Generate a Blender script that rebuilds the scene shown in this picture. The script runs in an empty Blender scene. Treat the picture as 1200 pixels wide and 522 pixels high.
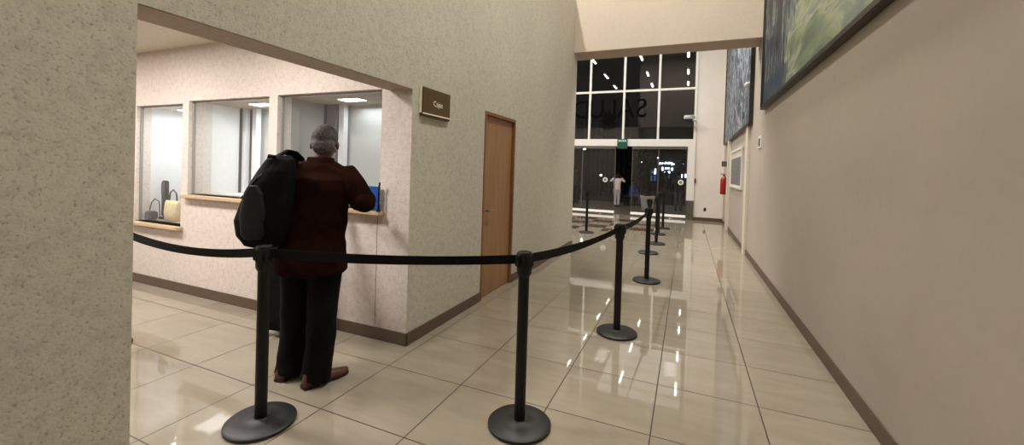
import bpy, bmesh, math, random
from mathutils import Vector, Matrix, noise
random.seed(7)
PI = math.pi
sc = bpy.context.scene
COL = sc.collection

# ------------------------------------------------------------------ materials
def sl(c):
    return tuple(((v/255)/12.92 if v/255 <= .04045 else ((v/255+.055)/1.055)**2.4) for v in c)+(1,)

def nodes(name):
    m = bpy.data.materials.new(name); m.use_nodes = True
    nt = m.node_tree; b = nt.nodes['Principled BSDF']
    return m, nt, b

def N(nt, t, **kw):
    n = nt.nodes.new(t)
    for k, v in kw.items():
        if k in n.inputs.keys() if hasattr(n.inputs, 'keys') else False:
            n.inputs[k].default_value = v
        else:
            setattr(n, k, v)
    return n

def coords(nt, scale=(1, 1, 1), rot=(0, 0, 0), loc=(0, 0, 0)):
    tc = nt.nodes.new('ShaderNodeTexCoord'); mp = nt.nodes.new('ShaderNodeMapping')
    mp.inputs['Scale'].default_value = scale; mp.inputs['Rotation'].default_value = rot
    mp.inputs['Location'].default_value = loc
    nt.links.new(tc.outputs['Object'], mp.inputs['Vector'])
    return mp.outputs[0]

def ramp(nt, fac, stops, interp='LINEAR'):
    r = nt.nodes.new('ShaderNodeValToRGB'); r.color_ramp.interpolation = interp
    el = r.color_ramp.elements
    while len(el) < len(stops): el.new(.5)
    for e, (p, c) in zip(el, stops):
        e.position = p; e.color = c if len(c) == 4 else tuple(c)+(1,)
    nt.links.new(fac, r.inputs[0]); return r.outputs[0]

def math_(nt, op, a, b=None, c=None):
    n = nt.nodes.new('ShaderNodeMath'); n.operation = op
    for i, v in enumerate((a, b, c)):
        if v is None: continue
        if isinstance(v, (int, float)): n.inputs[i].default_value = v
        else: nt.links.new(v, n.inputs[i])
    return n.outputs[0]

def mixc(nt, fac, a, b, mode='MIX'):
    n = nt.nodes.new('ShaderNodeMix'); n.data_type = 'RGBA'; n.blend_type = mode
    for s, v in ((n.inputs[0], fac), (n.inputs[6], a), (n.inputs[7], b)):
        if isinstance(v, (int, float, tuple)): s.default_value = v
        else: nt.links.new(v, s)
    return n.outputs[2]

def simple(name, col, rough=.6, metal=0, spec=.5, var=.08, scale=30, bump=0, emit=0, ecol=None, sheen=0):
    m, nt, b = nodes(name)
    v = coords(nt)
    n = N(nt, 'ShaderNodeTexNoise'); n.inputs['Scale'].default_value = scale; n.inputs['Detail'].default_value = 5
    nt.links.new(v, n.inputs['Vector'])
    c = sl(col); lo = tuple(x*(1-var) for x in c[:3])+(1,); hi = tuple(min(1, x*(1+var)) for x in c[:3])+(1,)
    nt.links.new(ramp(nt, n.outputs[0], [(.3, lo), (.7, hi)]), b.inputs['Base Color'])
    b.inputs['Roughness'].default_value = rough; b.inputs['Metallic'].default_value = metal
    b.inputs['Specular IOR Level'].default_value = spec
    b.inputs['Sheen Weight'].default_value = sheen
    if bump:
        bp = N(nt, 'ShaderNodeBump'); bp.inputs['Strength'].default_value = bump; bp.inputs['Distance'].default_value = .004
        nt.links.new(n.outputs[0], bp.inputs['Height']); nt.links.new(bp.outputs[0], b.inputs['Normal'])
    if emit:
        b.inputs['Emission Color'].default_value = sl(ecol or col); b.inputs['Emission Strength'].default_value = emit
    return m

def stucco(name, col, dark, pit=.5, bump=.35, scale=55):
    """skip-trowel plaster: fine grain with darker pits and blotches"""
    m, nt, b = nodes(name); v = coords(nt)
    n1 = N(nt, 'ShaderNodeTexNoise'); n1.inputs['Scale'].default_value = scale; n1.inputs['Detail'].default_value = 4; nt.links.new(v, n1.inputs['Vector'])
    n2 = N(nt, 'ShaderNodeTexNoise'); n2.inputs['Scale'].default_value = scale*.28; n2.inputs['Detail'].default_value = 6; n2.inputs['Roughness'].default_value = .7; nt.links.new(v, n2.inputs['Vector'])
    n3 = N(nt, 'ShaderNodeTexNoise'); n3.inputs['Scale'].default_value = .9; nt.links.new(v, n3.inputs['Vector'])
    pits = ramp(nt, n1.outputs[0], [(.27, (1, 1, 1)), (.44, (0, 0, 0))])
    blot = ramp(nt, n2.outputs[0], [(.38, (1, 1, 1)), (.55, (0, 0, 0))])
    pm = math_(nt, 'MULTIPLY', pits, pit); bm_ = math_(nt, 'MULTIPLY', blot, pit*.35)
    f = math_(nt, 'ADD', pm, bm_)
    c = mixc(nt, f, sl(col), sl(dark))
    big = ramp(nt, n3.outputs[0], [(.3, (.94, .94, .94)), (.7, (1.04, 1.03, 1.02))])
    nt.links.new(mixc(nt, 1.0, c, big, 'MULTIPLY'), b.inputs['Base Color'])
    b.inputs['Roughness'].default_value = .75; b.inputs['Specular IOR Level'].default_value = .3
    h = math_(nt, 'ADD', n1.outputs[0], n2.outputs[0])
    bp = N(nt, 'ShaderNodeBump'); bp.inputs['Strength'].default_value = bump; bp.inputs['Distance'].default_value = .004
    nt.links.new(h, bp.inputs['Height']); nt.links.new(bp.outputs[0], b.inputs['Normal'])
    return m

def emis(name, col, s):
    m, nt, b = nodes(name)
    b.inputs['Base Color'].default_value = sl(col)
    b.inputs['Emission Color'].default_value = sl(col); b.inputs['Emission Strength'].default_value = s
    return m

def glass(name, tint=(1, 1, 1, 1), ior=1.45, haze=0.0):
    m = bpy.data.materials.new(name); m.use_nodes = True; nt = m.node_tree
    nt.nodes.clear()
    out = nt.nodes.new('ShaderNodeOutputMaterial')
    tr = nt.nodes.new('ShaderNodeBsdfTransparent'); tr.inputs[0].default_value = tint
    gl = nt.nodes.new('ShaderNodeBsdfGlossy'); gl.inputs['Roughness'].default_value = .01; gl.inputs[0].default_value = (1, 1, 1, 1)
    fr = nt.nodes.new('ShaderNodeFresnel'); fr.inputs[0].default_value = ior
    mx = nt.nodes.new('ShaderNodeMixShader')
    geo = nt.nodes.new('ShaderNodeNewGeometry')
    nt.links.new(math_(nt, 'MULTIPLY', fr.outputs[0], math_(nt, 'SUBTRACT', 1.0, geo.outputs['Backfacing'])), mx.inputs[0]); nt.links.new(tr.outputs[0], mx.inputs[1]); nt.links.new(gl.outputs[0], mx.inputs[2])
    last = mx
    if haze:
        df = nt.nodes.new('ShaderNodeBsdfDiffuse'); df.inputs[0].default_value = (.8, .8, .8, 1)  # pale diffuse veil mixed in, standing for hazy reflections on the pane
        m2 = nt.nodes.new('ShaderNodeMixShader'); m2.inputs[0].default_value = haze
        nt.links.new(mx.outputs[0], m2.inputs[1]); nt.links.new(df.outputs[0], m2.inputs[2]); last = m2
    nt.links.new(last.outputs[0], out.inputs[0])
    return m

T = .6; GX = -1.3415; GY = 1.7965
def floor_mat():
    m, nt, b = nodes('polished_tile')
    tc = nt.nodes.new('ShaderNodeTexCoord'); sx = nt.nodes.new('ShaderNodeSeparateXYZ')
    nt.links.new(tc.outputs['Object'], sx.inputs[0])
    u = math_(nt, 'DIVIDE', math_(nt, 'SUBTRACT', sx.outputs[0], GX-60), T)
    w = math_(nt, 'DIVIDE', math_(nt, 'SUBTRACT', sx.outputs[1], GY-60), T)
    fu = math_(nt, 'FRACT', u); fw = math_(nt, 'FRACT', w)
    iu = math_(nt, 'FLOOR', u); iw = math_(nt, 'FLOOR', w)
    g = .0062
    def edge(f):
        a = math_(nt, 'ABSOLUTE', math_(nt, 'SUBTRACT', f, .5))
        return math_(nt, 'GREATER_THAN', a, .5-g)
    gr = math_(nt, 'MAXIMUM', edge(fu), edge(fw))
    cx = nt.nodes.new('ShaderNodeCombineXYZ'); nt.links.new(iu, cx.inputs[0]); nt.links.new(iw, cx.inputs[1])
    wn = N(nt, 'ShaderNodeTexWhiteNoise'); nt.links.new(cx.outputs[0], wn.inputs['Vector'])
    # streaky stone figure, shifted from tile to tile
    ad = nt.nodes.new('ShaderNodeVectorMath'); ad.operation = 'MULTIPLY_ADD'
    nt.links.new(wn.outputs['Color'], ad.inputs[0]); ad.inputs[1].default_value = (7, 9, 3); nt.links.new(tc.outputs['Object'], ad.inputs[2])
    mp = nt.nodes.new('ShaderNodeMapping'); mp.inputs['Scale'].default_value = (1.2, 5, 1); nt.links.new(ad.outputs[0], mp.inputs[0])
    n = N(nt, 'ShaderNodeTexNoise'); n.inputs['Scale'].default_value = 1.6; n.inputs['Detail'].default_value = 6; n.inputs['Distortion'].default_value = .6
    nt.links.new(mp.outputs[0], n.inputs['Vector'])
    c1 = ramp(nt, n.outputs[0], [(.3, sl((145, 136, 119))), (.5, sl((150, 141, 124))), (.7, sl((155, 146, 129)))])
    tv = ramp(nt, wn.outputs['Value'], [(0, (.96, .96, .96)), (1, (1.03, 1.03, 1.03))])
    c1 = mixc(nt, 1.0, c1, tv, 'MULTIPLY')
    # brown inlay of the entrance lobby: staggered bars
    yy = sx.outputs[1]; xx = sx.outputs[0]
    inl = math_(nt, 'MULTIPLY', math_(nt, 'GREATER_THAN', yy, 10.2), math_(nt, 'LESS_THAN', xx, -.745))
    inl = math_(nt, 'MULTIPLY', inl, math_(nt, 'LESS_THAN', yy, 13.2))
    par = math_(nt, 'MODULO', math_(nt, 'ADD', iu, iw), 2)
    rowp = math_(nt, 'LESS_THAN', math_(nt, 'MODULO', iw, 2), .5)
    chk = math_(nt, 'GREATER_THAN', math_(nt, 'MULTIPLY', par, 1), .5)
    inl = math_(nt, 'MULTIPLY', inl, chk)
    c1 = mixc(nt, inl, c1, sl((96, 76, 66)))
    nt.links.new(mixc(nt, gr, c1, sl((60, 50, 42))), b.inputs['Base Color'])
    b.inputs['Specular IOR Level'].default_value = .62
    nt.links.new(math_(nt, 'MULTIPLY_ADD', gr, .5, .03), b.inputs['Roughness'])
    n2 = N(nt, 'ShaderNodeTexNoise'); n2.inputs['Scale'].default_value = 1.1; nt.links.new(ad.outputs[0], n2.inputs['Vector'])
    h = math_(nt, 'SUBTRACT', math_(nt, 'MULTIPLY', n2.outputs[0], .35), gr)
    bp = N(nt, 'ShaderNodeBump'); bp.inputs['Strength'].default_value = .04; bp.inputs['Distance'].default_value = .0004
    nt.links.new(h, bp.inputs['Height']); nt.links.new(bp.outputs[0], b.inputs['Normal'])
    return m

def wood(name, a, c, scale=(18, 18, 1.2)):
    m, nt, b = nodes(name); v = coords(nt, scale)
    n = N(nt, 'ShaderNodeTexNoise'); n.inputs['Scale'].default_value = 1.5; n.inputs['Detail'].default_value = 6; n.inputs['Distortion'].default_value = .4
    nt.links.new(v, n.inputs['Vector'])
    nt.links.new(ramp(nt, n.outputs[0], [(.3, sl(a)), (.7, sl(c))]), b.inputs['Base Color'])
    b.inputs['Roughness'].default_value = .45
    return m

def painting_green():
    # object coords: x along the wall (0 = far edge .. 5.2 near edge), z up from the lower edge
    m, nt, b = nodes('oil_green_field')
    v = coords(nt)
    sx = nt.nodes.new('ShaderNodeSeparateXYZ'); nt.links.new(v, sx.inputs[0])
    X, Z = sx.outputs[1], sx.outputs[2]
    d = coords(nt, (1, .9, 3.2), rot=(-.6, 0, 0))
    n1 = N(nt, 'ShaderNodeTexNoise'); n1.inputs['Scale'].default_value = 1.3; n1.inputs['Detail'].default_value = 5; n1.inputs['Distortion'].default_value = .8; nt.links.new(d, n1.inputs['Vector'])
    field = ramp(nt, n1.outputs[0], [(.34, sl((98, 112, 94))), (.43, sl((124, 138, 112))), (.49, sl((146, 156, 124))), (.53, sl((166, 172, 148))), (.58, sl((134, 148, 126))), (.68, sl((120, 124, 130)))])
    d2 = coords(nt, (1, 3.2, .8))
    n2 = N(nt, 'ShaderNodeTexNoise'); n2.inputs['Scale'].default_value = 1.6; n2.inputs['Detail'].default_value = 6; n2.inputs['Distortion'].default_value = 1.1; nt.links.new(d2, n2.inputs['Vector'])
    trees = ramp(nt, n2.outputs[0], [(.38, sl((34, 38, 56))), (.46, sl((62, 62, 86))), (.5, sl((84, 104, 100))), (.54, sl((130, 148, 136))), (.6, sl((64, 66, 92)))])
    # dark stand of shapes fills the far part; its edge leans
    e = math_(nt, 'ADD', math_(nt, 'MULTIPLY', Z, .55), math_(nt, 'MULTIPLY', n2.outputs[0], 1.1))
    lim = math_(nt, 'ADD', math_(nt, 'MULTIPLY', X, -1), e)     # X is negative-going from the far edge
    X2 = math_(nt, 'MULTIPLY', X, -1)
    dist = math_(nt, 'SUBTRACT', X2, math_(nt, 'MULTIPLY', e, 1.45))
    mask = ramp(nt, math_(nt, 'ADD', math_(nt, 'MULTIPLY', dist, .6), .15), [(.38, (1, 1, 1)), (.46, (0, 0, 0))])
    c = mixc(nt, mask, field, trees)
    # upright dark strokes with a blue pool at their foot
    n3 = N(nt, 'ShaderNodeTexNoise'); n3.inputs['Scale'].default_value = 2.2; n3.inputs['Detail'].default_value = 3
    d3 = coords(nt, (1, 4.5, .35)); nt.links.new(d3, n3.inputs['Vector'])
    st = ramp(nt, n3.outputs[0], [(.44, (1, 1, 1)), (.5, (0, 0, 0))])
    band = math_(nt, 'MULTIPLY', math_(nt, 'GREATER_THAN', X2, .55), math_(nt, 'LESS_THAN', X2, 1.75))
    band = math_(nt, 'MULTIPLY', band, math_(nt, 'GREATER_THAN', Z, .18))
    c = mixc(nt, math_(nt, 'MULTIPLY', st, band), c, sl((36, 36, 52)))
    pool = math_(nt, 'MULTIPLY', math_(nt, 'LESS_THAN', math_(nt, 'ADD', Z, math_(nt, 'MULTIPLY', n1.outputs[0], .3)), .5), math_(nt, 'LESS_THAN', math_(nt, 'ADD', X2, math_(nt, 'MULTIPLY', n2.outputs[0], .6)), 1.9))
    c = mixc(nt, math_(nt, 'MULTIPLY', pool, .8), c, sl((48, 66, 84)))
    nt.links.new(c, b.inputs['Base Color']); b.inputs['Roughness'].default_value = .5
    bp = N(nt, 'ShaderNodeBump'); bp.inputs['Strength'].default_value = .4; bp.inputs['Distance'].default_value = .01
    nt.links.new(n1.outputs[0], bp.inputs['Height']); nt.links.new(bp.outputs[0], b.inputs['Normal'])
    return m

def painting_blue():
    m, nt, b = nodes('oil_blue_swirls')
    d = coords(nt, (1, .9, .4), rot=(.2, 0, 0))
    n = N(nt, 'ShaderNodeTexNoise'); n.inputs['Scale'].default_value = 2.3; n.inputs['Detail'].default_value = 7; n.inputs['Distortion'].default_value = 3.0; nt.links.new(d, n.inputs['Vector'])
    c = ramp(nt, n.outputs[0], [(.38, sl((16, 30, 44))), (.45, sl((46, 70, 86))), (.485, sl((104, 122, 134))), (.51, sl((196, 190, 192))), (.56, sl((70, 90, 108))), (.64, sl((22, 36, 56)))])
    nt.links.new(c, b.inputs['Base Color']); b.inputs['Roughness'].default_value = .5
    return m

M = {}
M['floor'] = floor_mat()
M['stucco'] = stucco('rough_plaster', (198, 194, 180), (130, 123, 108), .62, .45, 80)
M['stucco_light'] = stucco('pale_plaster', (220, 209, 200), (168, 152, 140), .7, .45, 75)
M['smooth'] = stucco('smooth_plaster', (182, 173, 162), (171, 161, 149), .3, .08, 14)
M['soffit'] = simple('soffit_paint', (172, 154, 138), .8, bump=.1)
M['white_paint'] = simple('white_paint', (214, 206, 192), .7)
M['booth_white'] = simple('booth_white', (226, 228, 228), .6, var=.03)
M['booth_grey'] = simple('booth_grey', (150, 148, 142), .7, var=.04)
M['mullion'] = simple('mullion_mauve', (128, 116, 120), .6)
M['booth_pale'] = simple('booth_pale_grey', (186, 188, 184), .6, var=.03)
M['booth_stucco'] = stucco('booth_plaster', (214, 210, 204), (180, 175, 168), .5, .3, 55)
M['sill'] = simple('sill_laminate', (196, 170, 138), .35, var=.12, scale=60)
M['base'] = simple('baseboard_brown', (92, 74, 60), .4, var=.1)
M['black'] = simple('matte_black', (8, 8, 9), .45, var=.2, spec=.35)
M['blackbase'] = simple('cast_black', (24, 24, 26), .5, var=.2, scale=80, bump=.1)
M['belt'] = simple('woven_black_belt', (12, 9, 11), .85, var=.2, scale=300, bump=.2, spec=.2)
M['alu'] = simple('white_aluminium', (226, 226, 220), .35, var=.03)
M['steel'] = simple('brushed_steel', (120, 118, 114), .35, metal=.8, var=.1)
M['chrome'] = simple('satin_nickel', (190, 186, 176), .25, metal=1)
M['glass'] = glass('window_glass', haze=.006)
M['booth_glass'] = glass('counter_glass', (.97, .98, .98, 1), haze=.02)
M['door_wood'] = wood('oak_veneer', (138, 100, 66), (160, 120, 82))
M['door_frame'] = wood('oak_frame', (112, 76, 40), (134, 92, 50))
M['sign'] = simple('bronze_sign', (92, 74, 42), .4, metal=.2, var=.08)
M['sign_text'] = simple('sign_cream', (226, 216, 194), .5, emit=.12)  # faint emission lifts the lettering in place of light; sign is unlit
M['frame_dark'] = simple('dark_wood_frame', (40, 32, 26), .4, var=.3)
M['paint1'] = painting_green(); M['paint2'] = painting_blue()
M['jacket'] = simple('brown_jacket_cloth', (34, 16, 9), .95, var=.25, scale=14, bump=.4, spec=.03)
M['trousers'] = simple('black_trouser_cloth', (9, 8, 9), .9, var=.25, scale=18, bump=.3, spec=.15)
M['backpack'] = simple('black_nylon', (4, 4, 5), .8, spec=.15, var=.3, scale=25, bump=.5)
M['pocket'] = simple('grey_nylon', (18, 19, 20), .6, spec=.3, var=.3, scale=25, bump=.4)
M['skin'] = simple('brown_skin', (80, 48, 36), .55, var=.12, scale=40)
M['hair'] = simple('grey_hair', (84, 80, 79), .9, var=.7, scale=110, bump=1)
M['shoe'] = simple('brown_leather', (78, 42, 26), .4, var=.2, scale=20)
M['sole'] = simple('dark_sole', (40, 22, 16), .7)
M['folder'] = simple('blue_plastic', (12, 74, 150), .4, var=.05)
M['red'] = simple('red_enamel', (150, 22, 20), .35, var=.1)
M['paper'] = simple('paper_white', (214, 210, 204), .7, var=.03)
M['cream'] = simple('cream_vinyl', (218, 200, 158), .5, var=.1)
M['dark_grey'] = simple('dark_grey_plastic', (48, 50, 52), .5)
M['strip'] = emis('lamp_strip', (255, 246, 232), 12)
M['hall_strip'] = emis('hall_lamp_strip', (255, 238, 214), 10)
M['recess_lamp'] = emis('recess_lamp', (255, 226, 205), 20)
M['booth_lamp'] = emis('booth_lamp', (250, 250, 255), 14)
M['booth_lamp_dim'] = emis('booth_lamp_dim', (250, 248, 244), 6)
M['exit'] = simple('exit_green', (16, 58, 44), .5, emit=.25, ecol=(20, 80, 60))
M['exit_txt'] = emis('exit_white', (190, 230, 215), .8)
M['night_wall'] = simple('night_facade', (30, 29, 28), .9, var=.4, scale=2)
M['night_slat'] = simple('night_slats', (52, 42, 34), .9, var=.4, scale=3)
M['asphalt'] = simple('night_pavement', (92, 86, 78), .5, var=.2, scale=4)
M['asphalt_dark'] = simple('night_asphalt', (30, 30, 30), .8, var=.2, scale=4)
M['sign_dark'] = simple('unlit_letters', (3, 3, 4), .9, spec=.1)
M['lit_win'] = emis('lit_window', (205, 225, 255), 5)
M['lit_lamp'] = emis('street_lamp_glow', (255, 250, 240), 10)
M['lit_blue'] = emis('dim_blue_window', (70, 100, 160), .5)
M['lit_red'] = emis('dim_red_panel', (140, 20, 40), .5)
M['rail'] = simple('glow_rail', (236, 234, 226), .3, emit=.35)  # emission stands in for light caught by the rail; not a lamp
M['decal'] = simple('white_vinyl', (225, 225, 220), .6, emit=.08)  # slight glow put into the vinyl in place of light on it
M['leaf'] = simple('dark_leaves', (26, 36, 24), .8, var=.4, scale=20)
M['bark'] = simple('dark_bark', (36, 28, 22), .9, var=.3)
M['white_cloth'] = simple('white_cloth', (226, 204, 194), .9, var=.06, emit=.12)  # faint glow in the material stands in for light on the cloth
M['white_trousers'] = simple('pale_trousers', (196, 186, 188), .9, var=.06, emit=.08)  # self-glow in place of light falling on the legs
M['blue_cloth'] = simple('blue_cloth', (34, 68, 128), .9, var=.2, emit=.03)  # trace of emission in place of light on the top
M['jeans'] = simple('grey_denim', (62, 70, 92), .9, var=.2, emit=.03)  # trace of emission in place of light on the denim
M['night_cloth'] = simple('dark_cloth', (18, 17, 22), .9, var=.3)
M['grey_trousers'] = simple('grey_trousers', (62, 60, 58), .9, var=.2)
M['planter'] = simple('pale_concrete', (170, 168, 156), .8, var=.15)

# ------------------------------------------------------------------ mesh helpers
def box(bm, lo, hi, bev=0, mi=0, mat=None):
    r = bmesh.ops.create_cube(bm, size=1)
    vs = r['verts']; lo = Vector(lo); hi = Vector(hi); c = (lo+hi)/2; s = hi-lo
    for v in vs: v.co = Vector((v.co.x*s.x, v.co.y*s.y, v.co.z*s.z))+c
    fs = {f for v in vs for f in v.link_faces}
    for f in fs: f.material_index = mi
    if bev:
        es = list({e for v in vs for e in v.link_edges})
        b = bmesh.ops.bevel(bm, geom=es, offset=bev, segments=2, affect='EDGES')
        vs = list({v for f in b['faces'] for v in f.verts} | {v for v in vs if v.is_valid})
    if mat: bmesh.ops.transform(bm, matrix=mat, verts=[v for v in vs if v.is_valid])
    return vs

def tube(bm, pts, rads, seg=16, caps=True, sq=None, mi=0):
    """swept tube through pts with radius per point; sq=(a,b) scales for oval section"""
    pts = [Vector(p) for p in pts]
    if isinstance(rads, (int, float)): rads = [rads]*len(pts)
    rings = []; up = None
    for i, p in enumerate(pts):
        a = pts[max(i-1, 0)]; c = pts[min(i+1, len(pts)-1)]
        t = (c-a).normalized()
        if up is None:
            up = Vector((0, 0, 1)) if abs(t.z) < .9 else Vector((0, 1, 0))
        x = t.cross(up).normalized(); y = x.cross(t).normalized(); up = y
        ring = []
        for k in range(seg):
            an = 2*PI*k/seg
            sa, sb = sq if sq else (1, 1)
            ring.append(bm.verts.new(p+x*math.cos(an)*rads[i]*sa+y*math.sin(an)*rads[i]*sb))
        rings.append(ring)
    for r0, r1 in zip(rings, rings[1:]):
        for k in range(seg):
            f = bm.faces.new((r0[k], r0[(k+1) % seg], r1[(k+1) % seg], r1[k])); f.material_index = mi
    if caps:
        bm.faces.new(rings[0][::-1]).material_index = mi; bm.faces.new(rings[-1]).material_index = mi
    return rings

def rings_loft(bm, rings, caps=True, mi=0):
    rv = [[bm.verts.new(p) for p in r] for r in rings]
    n = len(rv[0])
    for r0, r1 in zip(rv, rv[1:]):
        for k in range(n):
            f = bm.faces.new((r0[k], r0[(k+1) % n], r1[(k+1) % n], r1[k])); f.material_index = mi
    if caps:
        bm.faces.new(rv[0][::-1]).material_index = mi; bm.faces.new(rv[-1]).material_index = mi
    return rv

def ellipse(c, ax, ay, seg=24, p=2.0):
    c = Vector(c); out = []
    for k in range(seg):
        a = 2*PI*k/seg; ca, sa = math.cos(a), math.sin(a)
        u = math.copysign(abs(ca)**(2/p), ca); v = math.copysign(abs(sa)**(2/p), sa)
        out.append(c+Vector(ax)*u+Vector(ay)*v)
    return out

def lathe(bm, prof, c=(0, 0, 0), seg=48, mi=0):
    c = Vector(c)
    rings = [[c+Vector((r*math.cos(2*PI*k/seg), r*math.sin(2*PI*k/seg), z)) for k in range(seg)] for r, z in prof]
    return rings_loft(bm, rings, True, mi)

def ball(bm, c, r, sc_=(1, 1, 1), u=20, v=14, rot=None):
    m = Matrix.Translation(Vector(c))@(rot.to_4x4() if rot else Matrix.Identity(4))@Matrix.Diagonal((sc_[0]*r, sc_[1]*r, sc_[2]*r, 1))
    return bmesh.ops.create_uvsphere(bm, u_segments=u, v_segments=v, radius=1, matrix=m)['verts']

def obj(name, bm, mats, parent=None, smooth=False, loc=None, bevel=0):
    me = bpy.data.meshes.new(name)
    bmesh.ops.recalc_face_normals(bm, faces=bm.faces[:])
    bm.to_mesh(me); bm.free()
    if not isinstance(mats, (list, tuple)): mats = [mats]
    for m in mats: me.materials.append(m)
    if smooth:
        for p in me.polygons: p.use_smooth = True
    o = bpy.data.objects.new(name, me); COL.objects.link(o)
    if loc:
        me.transform(Matrix.Translation(-Vector(loc))); o.location = loc
    if parent: o.parent = parent
    if smooth == 'auto':
        try: me.set_sharp_from_angle(angle=math.radians(35))
        except Exception: pass
    if bevel:
        mo = o.modifiers.new('bevel', 'BEVEL'); mo.width = bevel; mo.segments = 2; mo.limit_method = 'ANGLE'
    return o

def B(): return bmesh.new()

def tag(o, label, cat, group=None):
    o['label'] = label; o['category'] = cat
    if group: o['group'] = group
    return o

def empty(name, loc, rz=0):
    e = bpy.data.objects.new(name, None); COL.objects.link(e); e.location = loc; e.rotation_euler = (0, 0, rz); e.empty_display_size = .1
    return e

def struct(o):
    o['kind'] = 'structure'; return o

def boxobj(name, lo, hi, mat, parent=None, bev=0, loc=None):
    bm = B(); box(bm, lo, hi, bev); return obj(name, bm, mat, parent, loc=loc)

def text_mesh(name, s, size, depth, mat, parent, matrix, align='CENTER'):
    cu = bpy.data.curves.new(name, 'FONT'); cu.body = s; cu.size = size; cu.extrude = depth; cu.align_x = align; cu.align_y = 'CENTER'
    tmp = bpy.data.objects.new(name+'_tmp', cu); COL.objects.link(tmp)
    dg = bpy.context.evaluated_depsgraph_get()
    me = bpy.data.meshes.new_from_object(tmp.evaluated_get(dg))
    bpy.data.objects.remove(tmp); bpy.data.curves.remove(cu)
    me.materials.clear(); me.materials.append(mat); me.transform(matrix); me.name = name
    o = bpy.data.objects.new(name, me); COL.objects.link(o)
    if parent: o.parent = parent
    return o

# ------------------------------------------------------------------ the setting
XL, XR = -2.04, 1.04        # plaster faces of the corridor
YC = 2.72                   # cashier wall face
YP = .93                    # end of the near wall pier
ZH = 2.065                  # cashier opening head
YB, YB2 = 7.6, 8.15         # beam
ZB = 3.68
YG = 14.5                   # entrance glazing
ZC = 7.0
WT = .23

bm = B(); box(bm, (-8.6, -4, -.12), (1.3, YG+.1, 0)); struct(obj('floor', bm, M['floor']))
# right wall
struct(boxobj('wall_right', (XR, -4, 0), (XR+.2, YG+.2, ZC), M['smooth']))
struct(boxobj('wall_back', (-8.6, -4.2, 0), (XR+.2, -4, ZC), M['smooth']))
# left wall: near pier, header over the cashier opening, wall beyond with the door opening
DY0, DY1, DZ = 4.0, 4.86, 2.075
bm = B()
box(bm, (XL-WT, -4, 0), (XL, YP, ZH))
box(bm, (XL-WT, -4, ZH), (XL, YC+.0012, 4.67))
box(bm, (XL-WT, YC+.0012, 0), (XL, DY0, 4.67))
box(bm, (XL-WT, DY0, DZ), (XL, DY1, 4.67))
box(bm, (XL-WT, DY1, 0), (XL, 7.85, 4.67))
bmesh.ops.remove_doubles(bm, verts=bm.verts[:], dist=1e-5)
struct(obj('wall_left', bm, M['stucco']))
bm = B(); box(bm, (XL-WT+.001, -3.95, ZH-.004), (XL-.004, YC, ZH)); struct(obj('trim_1', bm, M['soffit']))
# mezzanine slab beyond the left wall and upper outer wall
struct(boxobj('ceiling_side', (-8.6, -4, 4.5), (XL-WT, YB, 4.66), M['smooth']))
struct(boxobj('wall_upper_left', (-5.2, -4, 4.66), (-5.0, YB, ZC), M['smooth']))
struct(boxobj('ceiling', (-8.6, -4.2, ZC), (XR+.2, YG+.2, ZC+.15), M['white_paint']))
# beam across the corridor
bm = B(); box(bm, (-8.6, YB, ZB), (XR, YB2, ZC)); struct(obj('wall_beam', bm, stucco('beam_plaster', (202, 190, 174), (180, 165, 150), .45, .3, 60)))
bm = B(); box(bm, (XL-WT, YB+.002, ZB-.006), (XR, YB2, ZB)); struct(obj('trim_2', bm, M['soffit']))
# lobby left part
struct(boxobj('wall_lobby_left', (-8.8, 7.85, 0), (-8.6, YG+.2, ZC), M['stucco_light']))
struct(boxobj('wall_lobby_near', (-8.6, YB2-.3, 0), (XL-WT, YB2, ZC), M['stucco_light']))
# stub of wall to the right of the entrance
struct(boxobj('wall_front', (.2, YG, 0), (XR, YG+.2, ZC), stucco('front_plaster', (228, 222, 214), (206, 198, 188), .3, .1, 20)))
# recess for the cashier windows
struct(boxobj('ceiling_recess', (-8.6, -4, 2.665), (XL-WT, 4.2, 2.76), M['white_paint']))
struct(boxobj('wall_recess_end', (-8.6, -4, 0), (-8.4, YC, 2.665), M['stucco_light']))
# cashier wall with three openings
W = [(-5.95, -5.06, .71, 2.05), (-4.95, -3.70, 1.07, 2.075), (-3.585, -2.345, 1.07, 2.08)]
bm = B(); Y0, Y1 = YC, YC+.15
box(bm, (-8.4, Y0, 0), (W[0][0], Y1, 2.665))
for i, (a, b_, z0, z1) in enumerate(W):
    box(bm, (a, Y0, 0), (b_, Y1, z0)); box(bm, (a, Y0, z1), (b_, Y1, 2.665))
    nx = W[i+1][0] if i < 2 else XL-.0005
    box(bm, (b_, Y0, 0), (nx, Y1, 2.665))
struct(obj('wall_cashier', bm, M['stucco_light']))
bm = B(); box(bm, (-2.362, YC-.0015, .11), (-2.357, YC+.002, 1.05)); struct(obj('trim_3', bm, simple('panel_joint', (140, 122, 104), .9)))  # thin dark strip for the vertical seam between wall panels

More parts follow.
